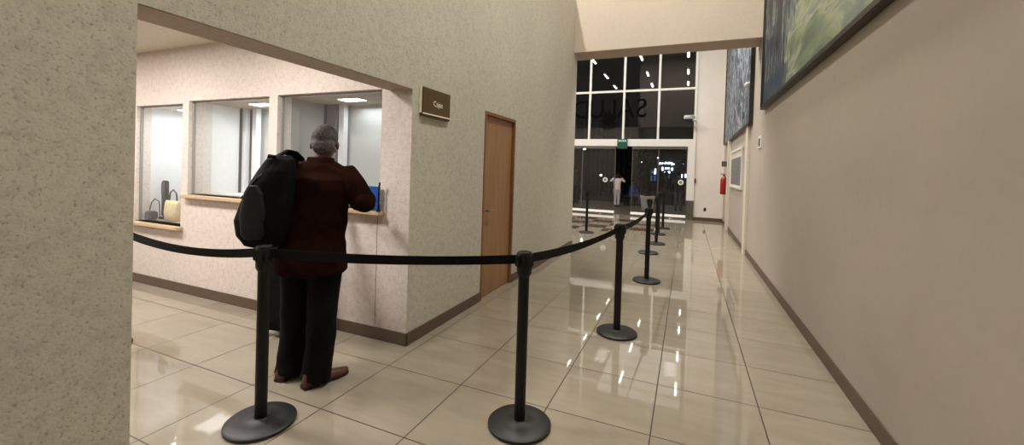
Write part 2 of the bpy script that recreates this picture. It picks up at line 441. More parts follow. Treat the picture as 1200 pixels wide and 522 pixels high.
# booth room behind
def booth(i, a, b_, z0, z1, lamp, white, jamb, lx):
    w = empty('window_%d' % (i+1), ((a+b_)/2, YC+.05, z0)); struct(w)
    L = w.location
    def P(name, lo, hi, mat, bev=0):
        bm = B(); box(bm, lo, hi, bev); bmesh.ops.translate(bm, verts=bm.verts[:], vec=-Vector(L)); return obj(name, bm, mat, w)
    P('window_sill', (a-.03, YC-.07, z0-.035), (b_+.055, YC+.3, z0), M['sill'], .006)
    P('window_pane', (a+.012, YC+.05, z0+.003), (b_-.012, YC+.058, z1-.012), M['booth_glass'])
    bmf = B()
    for lo, hi in (((a, YC+.04, z1-.012), (b_, YC+.068, z1)), ((a, YC+.04, z0), (a+.012, YC+.068, z1)), ((b_-.012, YC+.04, z0), (b_, YC+.068, z1))):
        box(bmf, lo, hi)
    bmesh.ops.translate(bmf, verts=bmf.verts[:], vec=-Vector(L)); obj('window_frame', bmf, M['booth_grey'], w)
    # interior of the booth
    e = empty('wall_booth', ((a+b_)/2, YC+.6, 0)); struct(e); L2 = e.location
    def Q(name, lo, hi, mat):
        bm = B(); box(bm, lo, hi); bmesh.ops.translate(bm, verts=bm.verts[:], vec=-Vector(L2)); return obj(name, bm, mat, e)
    Q('side_jamb', (a-.05, YC+.15, z0-.3), (a, YC+.24, z1+.02), jamb)
    Q('side_panel', (a-.05, YC+.245, z0-.3), (a-.02, YC+.56, z1+.02), white)
    Q('panel_edge', (a-.045, YC+.56, z0-.3), (a-.005, YC+.585, z1+.02), M['dark_grey'])
    Q('post', (a-.05, YC+.585, z0-.3), (a+(.04, .05, .12)[i], YC+.64, z1+.02), M['booth_white'] if i < 2 else M['mullion'])
    Q('inner_post', (a+.15, YC+.6, z0-.3), (a+.22, YC+.66, z1+.02), M['booth_white'])
    Q('back_panel', (a-.05, YC+.70, z0-.3), (b_+.05, YC+.75, z1+.02), M['booth_pale'])
    Q('right_panel', (b_+.0, YC+.15, z0-.3), (b_+.03, YC+.7, z1+.02), white)
    Q('ceiling_panel', (a-.05, YC+.15, z1+.001), (b_+.05, YC+1.0, z1+.03), M['soffit'] if i else M['white_paint'])
    Q('desk', (a-.02, YC+.3, z0-.03), (b_, YC+.7, z0-.005), M['booth_white'])
    return e
booth(0, *W[0], None, M['booth_white'], M['booth_white'], 0)
booth(1, *W[1], None, M['booth_white'], M['booth_stucco'], 0)
booth(2, *W[2], None, M['booth_grey'], M['booth_grey'], 0)
for k, (cx, cz, mt, lab) in enumerate(((-5.55, 2.05, 'booth_lamp', 'first bright panel light inside the leftmost cashier window'),
                          (-4.26, 2.075, 'booth_lamp', 'bright panel light inside the middle cashier window'),
                          (-2.99, 2.08, 'booth_lamp_dim', 'panel light above the man inside the right cashier window'))):
    t = empty('ceiling_light', (cx, YC+.33, cz)); tag(t, lab.replace('first ', ''), 'light', 'panel lights of the cashier booths')
    bm = B(); box(bm, (-.13, -.07, -.012), (.13, .07, 0), .003); obj('frame', bm, M['alu'], t)
    bm = B(); box(bm, (-.12, -.06, -.018), (.12, .06, -.012)); obj('diffuser', bm, M[mt], t)
for a in bpy.data.objects:
    pass

# baseboards
def base(name, lo, hi): struct(boxobj(name, lo, hi, M['base'], bev=.004))
BH = .1
base('baseboard_cashier', (-8.4, YC-.014, 0), (XL+.014, YC, BH))
bm = B(); box(bm, (XL, YC-.014, 0), (XL+.014, DY0-.0, BH), .003); box(bm, (XL, DY1, 0), (XL+.014, 7.86, BH), .003); struct(obj('baseboard_left', bm, M['base']))
base('baseboard_right', (XR-.016, -4, 0), (XR, YG, BH))
base('baseboard_front', (.2, YG-.016, 0), (XR-.016, YG, BH))
base('baseboard_pier', (XL, -4, 0), (XL+.014, YP, BH))
# pale pilaster strips on the far right wall
for k, (y0, y1, d, zt) in enumerate(((8.7, 9.0, .045, 2.42), (12.3, 12.6, .07, 2.42))):
    bm = B(); box(bm, (XR-d, y0, 0), (XR, y1, zt), .003); struct(obj('trim_%d' % (k+4), bm, M['white_paint']))

# wooden door in the left wall
d = empty('door_1', (XL, (DY0+DY1)/2, 0)); struct(d)
bm = B(); h = (DY1-DY0)/2
box(bm, (-.12, -h, 0), (.006, -h+.035, DZ)); box(bm, (-.12, h-.035, 0), (.006, h, DZ)); box(bm, (-.12, -h+.035, DZ-.035), (.006, h-.035, DZ))
obj('door_frame', bm, M['door_frame'], d)
bm = B(); box(bm, (-.075, -h+.038, .006), (-.03, h-.038, DZ-.038), .002); leaf = obj('door_leaf', bm, M['door_wood'], d)
bm = B(); tube(bm, [(-.03, -h+.1, .98), (.03, -h+.1, .98)], .011, 12); tube(bm, [(.028, -h+.1, .98), (.03, -h+.22, .978)], [.01, .008], 12)
lathe(bm, [(.026, 0), (.026, .006), (.022, .009)], (0, 0, 0), 24)
for v in bm.verts:
    if v.co.z < .5: v.co = Vector((-.03+v.co.z, -h+.1+v.co.x, .98+v.co.y))
obj('handle', bm, M['chrome'], leaf, smooth='auto')

# sign on the wall
s = empty('wall_sign', (XL, 3.03, 1.98)); tag(s, 'brown rectangular wall sign with the word Cajas beside the cashier opening', 'sign')
bm = B(); box(bm, (0, -.21, -.115), (.03, .21, .125), .003); obj('panel', bm, M['sign'], s)
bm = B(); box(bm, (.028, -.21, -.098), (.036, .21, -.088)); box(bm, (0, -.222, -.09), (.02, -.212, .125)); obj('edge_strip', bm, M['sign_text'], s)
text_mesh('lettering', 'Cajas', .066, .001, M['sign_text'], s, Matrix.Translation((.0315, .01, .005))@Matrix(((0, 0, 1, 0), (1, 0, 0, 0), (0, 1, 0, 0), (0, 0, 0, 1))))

# ------------------------------------------------------------------ entrance glazing
g = empty('window_4', (-2.08, YG, 0)); struct(g)
MX = [.19, -.95, -2.08, -3.25, -4.4, -5.55, -6.7, -7.85]
def G(name, parts, mat, par=g, off=(-2.08, YG, 0)):
    bm = B()
    for lo, hi in parts: box(bm, lo, hi)
    bmesh.ops.translate(bm, verts=bm.verts[:], vec=-Vector(off)); return obj(name, bm, mat, par)
pr = [((x-.035, YG-.04, 2.58), (x+.035, YG+.04, ZC)) for x in MX[1:]]+[((.13, YG-.04, 2.58), (.2, YG+.04, ZC))]
pr += [((-8.6, YG-.03, z-.035), (.2, YG+.035, z+.035)) for z in (4.24, 5.9)]
G('mullions', pr, M['alu'])
G('header_rail', [((-8.6, YG-.06, 2.36), (.2, YG+.06, 2.60))], M['alu'])
G('door_track', [((-8.6, YG-.09, 2.27), (-2.3, YG+.03, 2.34)), ((-1.75, YG-.09, 2.27), (-.02, YG+.03, 2.34))], M['steel'])
G('jamb', [((-.02, YG-.06, .62), (.2, YG+.06, 2.36))], M['alu'])
G('jamb_foot', [((.0, YG-.07, 0), (.2, YG+.06, .62))], M['steel'])
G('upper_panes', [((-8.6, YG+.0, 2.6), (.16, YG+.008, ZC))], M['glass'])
def sliding(name, x0, x1, y, lab):
    e = empty(name, ((x0+x1)/2, y, 0)); struct(e); of = e.location
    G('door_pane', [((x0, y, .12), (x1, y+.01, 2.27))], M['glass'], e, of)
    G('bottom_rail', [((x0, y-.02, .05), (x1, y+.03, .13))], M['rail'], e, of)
    G('stile', [((x0, y-.012, .13), (x0+.02, y+.022, 2.27)), ((x1-.02, y-.012, .13), (x1, y+.022, 2.27))], M['steel'], e, of)
    return e
sliding('door_2', -3.46, -2.3, YG+.0, '')
sliding('door_3', -1.75, -.9, YG+.0, '')
sliding('door_4', -.9, -.02, YG+.03, '')
sliding('door_5', -4.6, -3.46, YG+.03, '')
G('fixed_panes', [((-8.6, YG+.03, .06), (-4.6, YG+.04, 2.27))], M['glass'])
def decal(x, z, lab):
    t = empty('door_decal', (x, YG-.012, z)); tag(t, lab, 'sticker')
    bm = B(); rg = []
    for r, yy in ((.085, 0), (.085, -.004), (.045, -.004), (.045, 0)):
        rg.append([Vector((r*math.cos(2*PI*k/32), yy, r*math.sin(2*PI*k/32))) for k in range(32)])
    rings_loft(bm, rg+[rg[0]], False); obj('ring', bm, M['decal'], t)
    bm = B(); box(bm, (-.012, -.004, -.03), (.012, 0, .03)); box(bm, (-.03, -.004, -.008), (.03, 0, .01)); obj('symbol', bm, M['planter'], t)
decal(-2.632, 1.19, 'round white door sticker on the glass left of the person in white')
decal(-.2, 1.195, 'round white door sticker on the glass at the right end of the entrance')

t = empty('exit_sign', (-2.08, YG-.1, 2.5)); tag(t, 'small green lit exit sign fixed over the entrance doors', 'sign')
bm = B(); box(bm, (-.17, -.02, -.23), (.17, .02, .1), .004); obj('panel', bm, M['exit'], t)
text_mesh('lettering', 'SALIDA', .085, .001, M['exit_txt'], t, Matrix.Translation((0, -.0215, .035))@Matrix(((1, 0, 0, 0), (0, 0, -1, 0), (0, 1, 0, 0), (0, 0, 0, 1))))
# dark lettering outside on the facade, seen from behind
fl = Matrix(((-1, 0, 0, 0), (0, 0, 1, 0), (0, 1, 0, 0), (0, 0, 0, 1)))
for ch, x, w in (('S', -1.50, 1), ('A', -2.02, 1), ('L', -2.50, 1), ('U', -3.02, 1), ('D', -3.56, 1)):
    o = text_mesh('facade_letter', ch, .9, .006, M['sign_dark'], None, Matrix.Diagonal((.95, 1, 1, 1))@fl)
    o.location = (x, YG-.012, 3.62)
    tag(o, 'dark facade letter %s seen reversed through the upper glazing' % ch, 'letter', None)
e = empty('facade_emblem', (-2.6, YG-.034, 3.32)); tag(e, 'dark leafy emblem on the facade below the reversed letters', 'emblem')
bm = B()
for k in range(9):
    a = 2*PI*k/9
    c = Vector((math.cos(a)*.16, 0, math.sin(a)*.16)); m = Matrix.Rotation(-a, 3, 'Y')
    ball(bm, c, .11, (1, .05, .45), 12, 8, m)
ball(bm, (0, 0, 0), .08, (1, .08, 1), 12, 8)
obj('leaves', bm, M['sign_dark'], e)
bm = B()
for k in range(3): tube(bm, [(-.3+.0*k, 0, -.2-.05*k), (-.1, 0, -.3-.04*k), (.12, 0, -.28-.05*k), (.3, 0, -.17-.05*k)], .009, 8)
obj('waves', bm, M['sign_dark'], e)

# ------------------------------------------------------------------ fixtures on the right wall
def painting(name, ynear, yfar, z0, z1, mat, lab):
    e = empty(name, (XR, yfar, z0)); tag(e, lab, 'painting')
    L = ynear-yfar                                      # negative
    fw = .038
    bm = B()
    for lo, hi in (((-.07, L, 0), (0, 0, fw)), ((-.07, L, z1-z0-fw), (0, 0, z1-z0)), ((-.07, -fw, fw), (0, 0, z1-z0-fw)), ((-.07, L, fw), (0, L+fw, z1-z0-fw))):
        box(bm, lo, hi, .006)
    for lo, hi in (((-.055, L+fw, fw), (0, -fw, fw+.03)), ((-.055, -fw-.03, fw), (0, -fw, z1-z0-fw))):
        box(bm, lo, hi, .003)
    obj('frame', bm, M['frame_dark'], e)
    bm = B(); box(bm, (-.045, L+fw, fw), (-.02, -fw, z1-z0-fw)); obj('canvas', bm, mat, e)
painting('painting', 2.0, 7.2, 2.46, 5.0, M['paint1'], 'large painting of dark upright shapes on a green field, near end of the right wall')
painting('painting', 8.45, 14.1, 2.38, 6.3, M['paint2'], 'large blue and grey swirling painting on the far right wall past the beam')

e = empty('notice_board', (XR, 10.9, 1.17)); tag(e, 'white framed notice board with a grey printed sheet on the far right wall', 'board')
bm = B()
for lo, hi in (((-.04, -1.3, 0), (0, 1.15, .05)), ((-.04, -1.3, .85), (0, 1.15, .9)), ((-.04, -1.3, .05), (0, -1.22, .85)), ((-.04, 1.07, .05), (0, 1.15, .85))): box(bm, lo, hi, .003)
obj('frame', bm, M['alu'], e)
bm = B(); box(bm, (-.02, -1.22, .05), (0, 1.07, .85)); obj('backing', bm, M['white_paint'], e)
mm, nt, b = nodes('printed_grey_sheet'); v = coords(nt, (1, 1, 1)); sx = N(nt, 'ShaderNodeSeparateXYZ'); nt.links.new(v, sx.inputs[0])
ln = math_(nt, 'GREATER_THAN', math_(nt, 'FRACT', math_(nt, 'MULTIPLY', sx.outputs[2], 22)), .6)
nt.links.new(mixc(nt, ln, sl((106, 104, 108)), sl((132, 130, 132))), b.inputs['Base Color'])
bm = B(); box(bm, (-.024, -1.08, .09), (-.019, .95, .7)); obj('printed_sheet', bm, mm, e)

e = empty('wall_switch', (XR, 7.55, 2.0)); tag(e, 'small white switch plate on the right wall just past the green painting', 'switch')
bm = B(); box(bm, (-.012, -.16, -.1), (0, .16, .1), .004); obj('plate', bm, M['alu'], e)
bm = B(); box(bm, (-.02, -.07, -.06), (-.01, .07, .06), .003); obj('rocker', bm, M['steel'], e)

e = empty('motion_sensor', (XR, 8.72, 3.14)); tag(e, 'small white wall sensor in front of the blue painting frame', 'sensor')
bm = B(); box(bm, (-.04, -.09, -.07), (0, .07, .09), .012); obj('mount', bm, M['alu'], e)
bm = B(); ball(bm, (-.065, 0, .0), .07, (1, 1, .8)); obj('sensor_head', bm, M['alu'], e, smooth=True)

e = empty('fire_extinguisher', (XR-.1, 12.95, .93)); tag(e, 'red fire extinguisher hung on the far right wall below its sign', 'extinguisher')
bm = B(); lathe(bm, [(.005, .01), (.085, 0), (.09, .02), (.09, .40), (.075, .46), (.03, .5), (.025, .52)], seg=24); obj('cylinder', bm, M['red'], e, smooth='auto')
bm = B(); box(bm, (-.02, -.03, .52), (.02, .03, .56), .004); box(bm, (-.09, -.012, .57), (.02, .012, .585)); box(bm, (-.08, -.012, .545), (.0, .012, .555)); obj('valve', bm, M['black'], e)
bm = B(); tube(bm, [(0, .03, .54), (0, .1, .5), (0, .11, .35), (0, .1, .2)], .012, 10); obj('hose', bm, M['black'], e, smooth=True)
bm = B(); box(bm, (.085, -.03, .2), (.1, .03, .5)); obj('bracket', bm, M['steel'], e)
e = empty('bracket_sign', (XR, 13.0, 1.78)); tag(e, 'small projecting grey sign on the wall above the fire extinguisher', 'sign')
bm = B(); box(bm, (-.17, -.008, -.07), (0, .008, .08), .002); obj('panel', bm, M['steel'], e)

e = empty('wall_outlet', (.54, YG, .36)); tag(e, 'small grey outlet low on the pale wall right of the entrance', 'outlet')
bm = B(); box(bm, (-.035, -.01, -.055), (.035, 0, .055), .004); obj('plate', bm, M['dark_grey'], e)
e = empty('call_point', (.2, YG-.02, 1.27)); tag(e, 'tiny dark red call point beside the entrance frame', 'alarm')
bm = B(); box(bm, (0, -.04, -.07), (.05, .02, .07), .006); obj('housing', bm, M['red'], e)
e = empty('security_camera', (.19, YG-.06, 3.25)); tag(e, 'white bullet security camera on the right edge of the entrance glazing', 'camera')
bm = B(); tube(bm, [(-.04, -.3, .02), (-.34, -.42, .0)], [.06, .055], 16); box(bm, (-.34, -.44, .04), (-.05, -.3, .065), .01); obj('housing', bm, M['alu'], e, smooth='auto')
bm = B(); tube(bm, [(0, 0, -.08), (-.08, -.2, -.08), (-.1, -.33, -.02)], .025, 10); obj('bracket', bm, M['alu'], e, smooth=True)

# ------------------------------------------------------------------ stanchions
SH = .985
def stanchion(x, y, lab, rz=0):
    e = empty('stanchion', (x, y, 0), rz); tag(e, lab, 'stanchion', 'black belt stanchions')
    global _st
    if _st is None:
        bm = B(); lathe(bm, [(.01, 0), (.17, 0), (.178, .006), (.178, .018), (.168, .026), (.10, .032), (.045, .036), (.04, .04), (.01, .04)], seg=64); o1 = obj('base', bm, M['blackbase'], e, smooth='auto')
        bm = B(); tube(bm, [(0, 0, .036), (0, 0, .86)], .031, 32); o2 = obj('pole', bm, M['black'], e, smooth='auto')
        bm = B(); lathe(bm, [(.02, .845), (.034, .85), (.042, .868), (.043, .895), (.043, .978), (.039, SH), (.034, SH), (.033, SH-.004), (.01, SH-.004)], seg=32)
        for k in range(4):
            box(bm, (-.022, .034, .905), (.022, .052, .972), .004, mat=Matrix.Rotation(k*PI/2, 4, 'Z'))
        o3 = obj('belt_head', bm, M['black'], e, smooth='auto'); _st = (o1, o2, o3)
    else:
        for o in _st:
            c = o.copy(); COL.objects.link(c); c.parent = e
    return e
_st = None
SP = [(-2.125, 1.555, 'black belt stanchion standing directly beside the man, nearest on the left'),
      (-.828, 2.165, 'black belt stanchion nearest the camera in the middle, in front of the wooden door'),
      (-.54, 3.786, 'third black belt stanchion, where the belt turns down the corridor'),
      (-.46, 5.804, 'fourth black belt stanchion along the corridor, its round base alone on the tiles'),
      (-.612, 7.873, 'fifth black belt stanchion, its pole hidden straight behind the fourth one'),
      (-.55, 9.0, 'sixth black belt stanchion, first of three slim poles right of the fourth one'),
      (-.60, 10.43, 'seventh black belt stanchion, middle of the three slim poles before the glass doors'),
      (-.56, 11.64, 'farthest black belt stanchion of the row, closest to the glass doors'),
      (-2.17, 9.72, 'lone black stanchion standing apart at the left edge of the lobby'),
      (-4.05, 1.66, 'black belt stanchion at the left end of the belt behind the near wall pier')]
ANG = [math.atan2(.6, 1.3), 1.0, 1.5, 1.6, 0, 0, 0, 0, 0, 0]
st = [stanchion(x, y, l, a) for (x, y, l), a in zip(SP, ANG)]
def belt(i, j, sag, zi=.942, zj=.942):
    a = Vector((SP[i][0], SP[i][1], zi)); c = Vector((SP[j][0], SP[j][1], zj)); d = (c-a); d.z = 0; d.normalize()
    a = a+d*.05; c = c-d*.05; n = Vector((-d.y, d.x, 0)); bm = B(); rg = []
    for k in range(33):
        t = k/32; p = a.lerp(c, t); p.z -= sag*4*t*(1-t)
        tw = .004*math.sin(t*PI*2)
        rg.append([p+n*.0013+Vector((0, 0, .0255))+n*tw, p+n*.0013-Vector((0, 0, .0255))-n*tw, p-n*.0013-Vector((0, 0, .0255))-n*tw, p-n*.0013+Vector((0, 0, .0255))+n*tw])
    rings_loft(bm, rg)
    o = obj('belt', bm, M['belt'])
    par = st[i]; o.parent = par; o.matrix_parent_inverse = (Matrix.Translation(par.location)@Matrix.Rotation(par.rotation_euler.z, 4, 'Z')).inverted()
belt(9, 0, .075); belt(0, 1, .02); belt(1, 2, .03); belt(2, 3, .03); belt(3, 4, .03)

# ------------------------------------------------------------------ people
def frame(fwd):
    f = Vector((fwd[0], fwd[1], 0)); f.normalize(); r = Vector((f.y, -f.x, 0)); return f, r

def remeshed(name, bm, mat, parent, vox, sm=4, fac=.5):
    o = obj(name, bm, mat, parent)
    m = o.modifiers.new('remesh', 'REMESH'); m.mode = 'VOXEL'; m.voxel_size = vox; m.use_smooth_shade = True
    s = o.modifiers.new('smooth', 'SMOOTH'); s.iterations = sm; s.factor = fac
    return o

def head_parts(bm, c, f, r, tilt=0, s=1.0):
    """c = centre of the head; cranium, jaw, nose, ears, brow, lips; returns rotation"""
    u = Vector((0, 0, 1)); f = (f*math.cos(tilt)-u*math.sin(tilt)).normalized(); u = r.cross(f)
    R_ = Matrix((r, f, u)).transposed()
    def P(x, y, z): return c+(r*x+f*y+u*z)*s
    ball(bm, P(0, -.012, .03), .092*s, (.84, 1.05, .92), 24, 18, R_)
    ball(bm, P(0, .025, -.03), .07*s, (.86, .95, 1.15), 20, 14, R_)
    ball(bm, P(0, .055, -.088), .03*s, (1.1, .8, .7), 12, 10, R_)       # chin
    ball(bm, P(0, .088, .018), .03*s, (1.9, .5, .35), 12, 8, R_)         # brow
    ball(bm, P(0, .095, -.05), .018*s, (1.5, .6, .6), 12, 8, R_)         # mouth
    tube(bm, [P(0, .088, .015), P(0, .108, -.012), P(0, .112, -.022)], [.009*s, .013*s, .015*s], 10)
    for q in (-1, 1):
        ball(bm, P(q*.082, -.008, -.012), .03*s, (.35, .62, 1.05), 12, 10, R_)
        ball(bm, P(q*.033, .09, -.002), .012*s, (1, .6, .7), 10, 8, R_)
        ball(bm, P(q*.045, .06, -.025), .028*s, (.8, .8, .8), 10, 8, R_)
    return P, R_

def hand(bm, w, d, nrm, side, s=1.0, curl=.35):
    """w wrist, d pointing direction, nrm back-of-hand normal; palm, four unequal bent fingers, a thumb from the side"""
    d = Vector(d).normalized(); nrm = Vector(nrm); nrm = (nrm-d*nrm.dot(d)).normalized(); a = d.cross(nrm)*side
    w = Vector(w)
    secs = [(0, .027, .02), (.03, .034, .018), (.075, .042, .016), (.092, .040, .013)]
    rings_loft(bm, [ellipse(w+d*t*s, a*wx*s, nrm*wz*s, 16) for t, wx, wz in secs])
    for k, (off, ln) in enumerate(((.031, .068), (.011, .078), (-.010, .072), (-.030, .056))):
        p = w+(d*.086+a*off)*s; dd = d.copy(); pts = [p-d*.012*s]; rr = [.0098*s]
        for j, fr in enumerate((.42, .32, .26)):
            dd = (dd*math.cos(curl)-nrm*math.sin(curl)).normalized(); p = p+dd*ln*fr*s; pts.append(p.copy()); rr.append((.0092-.0011*j)*s)
        tube(bm, pts, rr, 10)
    p = w+(d*.022+a*.03)*s; t1 = (d*.6+a*.75-nrm*.2).normalized(); t2 = (d*.85+a*.4-nrm*.3).normalized()
    tube(bm, [p-t1*.01*s, p+t1*.036*s, p+t1*.036*s+t2*.03*s], [.014*s, .0115*s, .009*s], 10)

def torso(bm, secs, seg=28):
    """secs: list of (centre, half width vec, half depth vec)"""
    rings_loft(bm, [ellipse(c, a, b_, seg, 2.3) for c, a, b_ in secs])

def shoe(parent, heel, toe, ht=.09, w=.045, mat=None, loc=(0, 0, 0), name='shoe', z0=0):
    heel = Vector((heel[0], heel[1], z0)); toe = Vector((toe[0], toe[1], z0)); f = (toe-heel); L = f.length; f.normalize(); r = Vector((f.y, -f.x, 0)); u = Vector((0, 0, 1))
    prof = [(0, .5, .05), (.03, .8, .085), (.18, .9, .1), (.34, .82, .098), (.5, .92, .068), (.68, 1.08, .052), (.85, .92, .042), (.96, .55, .034), (1, .2, .026)]
    bm = B(); rg = []
    for t, ww, hh in prof:
        c = heel+f*L*t
        rg.append([c-Vector(loc)+r*math.cos(a)*w*ww*(1 if math.sin(a) > 0 or True else 1)+u*(.012+max(0, math.sin(a))*hh*(ht/.1)+(min(0, math.sin(a))*.0)) for a in [2*PI*k/18 for k in range(18)]])
    rings_loft(bm, rg); o = obj(name, bm, mat or M['shoe'], parent, smooth=True)
    bm = B(); rg = []
    for zz in (0, .014):
        ring = []
        for t, ww, hh in prof: ring.append(heel-Vector(loc)+f*L*(t*1.02-.01)+r*w*(ww*1.06)+u*zz)
        for t, ww, hh in prof[::-1]: ring.append(heel-Vector(loc)+f*L*(t*1.02-.01)-r*w*(ww*1.06)+u*zz)
        rg.append(ring)
    rings_loft(bm, rg); obj('sole', bm, M['sole'], o)
    return o

# ---- the man at the counter
man = empty('person', (-2.31, 2.03, 0))
tag(man, 'grey haired man in a dark brown jacket, seen from behind at the cashier window', 'person')
O = Vector(man.location)
f, r = frame((-.50, .866)); U = Vector((0, 0, 1))
pel = Vector((-2.30, 2.02, .93))-O; che = Vector((-2.28, 2.06, 1.27))-O
sR = Vector((-2.135, 2.15, 1.365))-O; sL = Vector((-2.455, 1.99, 1.405))-O
nk = Vector((-2.305, 2.08, 1.465))-O; hd = Vector((-2.315, 2.12, 1.582))-O
elR = Vector((-2.0, 2.165, 1.20))-O; wrR = Vector((-2.27, 2.46, 1.15))-O
elL = Vector((-2.68, 2.10, 1.17))-O; wrL = Vector((-2.72, 2.47, 1.16))-O
aR = Vector((-2.20, 2.0, .08))-O; aL = Vector((-2.425, 1.985, .08))-O
kR = Vector((-2.20, 2.03, .49))-O; kL = Vector((-2.415, 2.01, .49))-O
hR = pel+r*.09-U*.04; hL = pel-r*.09-U*.04
hf, hr_ = frame((-.62, .78))
bm = B()
P, HR = head_parts(bm, hd, hf, hr_, .22, 1.02)
tube(bm, [nk-U*.08, nk+U*.0, hd-U*.04-hf*.015], [.066, .06, .062], 18)
torso(bm, [(pel-U*.08, r*.13, f*.09), (pel, r*.15, f*.10), (pel.lerp(che, .5), r*.13, f*.09), (che, r*.155, f*.105), (che+U*.1, r*.165, f*.09), (nk-U*.03, r*.08, f*.07), (nk, r*.05, f*.05)])
for s_, e_, w_ in ((sR, elR, wrR), (sL, elL, wrL)):
    tube(bm, [che.lerp(s_, .6)+U*.06, s_, s_.lerp(e_, .5), e_, e_.lerp(w_, .5), w_], [.05, .052, .045, .04, .034, .026], 14)
for h_, k_, a_ in ((hR, kR, aR), (hL, kL, aL)):
    tube(bm, [h_+U*.04, h_.lerp(k_, .5), k_, k_.lerp(a_, .35), a_], [.075, .066, .05, .05, .034], 14)
    tube(bm, [a_, a_+Vector((0, .06, -.035))], [.034, .03], 12)
hand(bm, wrR, Vector((-.35, .9, -.15)), U, 1); hand(bm, wrL, Vector((.35, .9, -.15)), U, -1)
remeshed('body', bm, M['skin'], man, .006, 3)
# hair: close-cropped cap over top, back and sides
bm = B()
ball(bm, P(0, -.022, .042), .094*1.02, (.90, 1.05, .93), 28, 20, HR)
ball(bm, P(0, -.052, -.022), .072*1.02, (1.02, .8, .95), 20, 14, HR)
for v in bm.verts:
    q = HR.inverted()@(v.co-P(0, 0, 0))
    if q.y > .045 and q.z < .085: v.co -= hf*.03
    v.co += (v.co-P(0, -.02, .03)).normalized()*.004*noise.noise(v.co*45)
remeshed('hair', bm, M['hair'], man, .006, 2)
# jacket
bm = B()
hem = Vector((-2.28, 2.0, .725))-O
secs = [(hem, r*.215, f*.155), (hem+U*.02, r*.228, f*.165), (hem+U*.09, r*.226, f*.165), (pel+U*.02, r*.205, f*.15), (pel.lerp(che, .5), r*.195, f*.145), (che, r*.205, f*.15), (che+U*.07, r*.21, f*.14), (nk-U*.08, r*.2, f*.125), (nk-U*.035, r*.158, f*.105), (nk+U*.005, r*.078, f*.072)]
torso(bm, secs, 32)
for s_, e_, w_ in ((sR, elR, wrR), (sL, elL, wrL)):
    tube(bm, [che.lerp(s_, .45)+U*.03, s_-U*.005, s_.lerp(e_, .5), e_, e_.lerp(w_, .3), e_.lerp(w_, .85)], [.08, .088, .09, .084, .074, .05], 18)
    ball(bm, e_+(e_-s_.lerp(w_, .5)).normalized()*.008, .066, (1, 1, 1.05))
for v in bm.verts:
    v.co += Vector((noise.noise(v.co*7), noise.noise(v.co*7+Vector((9, 0, 0))), 0))*.012
jk = remeshed('jacket', bm, M['jacket'], man, .008, 5)
tx = bpy.data.textures.new('folds', 'CLOUDS'); tx.noise_scale = .16; tx.noise_depth = 1
dm = jk.modifiers.new('folds', 'DISPLACE'); dm.texture = tx; dm.strength = .028; dm.mid_level = .5
bm = B()
rings_loft(bm, [ellipse(nk-U*.03, r*.098, f*.086, 28), ellipse(nk+U*.022, r*.083, f*.078, 28), ellipse(nk+U*.024, r*.073, f*.068, 28), ellipse(nk-U*.02, r*.08, f*.072, 28)], False)
obj('collar', bm, M['jacket'], jk, smooth=True)
# trousers
bm = B()
torso(bm, [(pel-U*.16, r*.16, f*.12), (pel-U*.08, r*.168, f*.125), (pel+U*.05, r*.16, f*.12)])
for h_, k_, a_, q in ((hR, kR, aR, 1), (hL, kL, aL, -1)):
    tube(bm, [h_, h_.lerp(k_, .4), k_, k_.lerp(a_, .55), a_+U*.02+Vector((0, .0, 0)), a_-U*.05+Vector((0, -.01, 0))], [.112, .106, .096, .09, .088, .094], 20)
for v in bm.verts:
    v.co += Vector((noise.noise(v.co*9+Vector((3, 1, 0))), noise.noise(v.co*9), 0))*.008
tr = remeshed('trousers', bm, M['trousers'], man, .008, 3)
dm = tr.modifiers.new('folds', 'DISPLACE'); dm.texture = tx; dm.strength = .018; dm.mid_level = .5
shoe(man, (-2.215, 1.90), (-2.135, 2.20), loc=O); shoe(man, (-2.425, 1.89), (-2.49, 2.18), loc=O)

# ---- backpack slung on his left shoulder
bp = empty('backpack', (-2.445, 1.80, .92)); tag(bp, 'black backpack slung over the left shoulder of the man in the brown jacket', 'backpack')
O2 = Vector(bp.location)
bf, br = frame((-.40, .92))       # its width runs along br, thickness along bf
def bell(z, w, t, sh=0, p=2.6): return ellipse(Vector((0, 0, z))+br*sh, br*w, bf*t, 28, p)
bm = B()
rings_loft(bm, [bell(-.01, .07, .05, .0), bell(.0, .12, .085, -.0), bell(.06, .158, .11, -.015), bell(.16, .168, .118, -.015), bell(.27, .158, .108, .005), bell(.38, .135, .095, .03), bell(.47, .112, .078, .058), bell(.55, .08, .055, .085), bell(.575, .04, .03, .1)])
for v in bm.verts: v.co += Vector((noise.noise(v.co*10), noise.noise(v.co*10+Vector((5, 0, 0))), noise.noise(v.co*10+Vector((0, 5, 0)))))*.014
remeshed('pack_body', bm, M['backpack'], bp, .007, 4)
bm = B()
rings_loft(bm, [ellipse(Vector((0, 0, z))-br*.025-bf*(.095+.0), br*w, bf*.035, 24, 2.6) for z, w in ((.05, .05), (.08, .075), (.2, .085), (.33, .06), (.38, .03))])
remeshed('front_pocket', bm, M['pocket'], bp, .006, 3)
bm = B()
rg = []
pts = [(-2.40, 1.82, 1.40), (-2.40, 1.83, 1.485), (-2.42, 1.90, 1.515), (-2.455, 1.99, 1.508), (-2.48, 2.06, 1.47), (-2.52, 2.14, 1.36), (-2.58, 2.14, 1.2), (-2.62, 2.03, 1.06), (-2.60, 1.93, 1.0)]
tube(bm, [Vector(p)-O2 for p in pts], .03, 12, sq=(1.0, .42))
obj('shoulder_strap', bm, M['backpack'], bp, smooth=True)
bm = B()
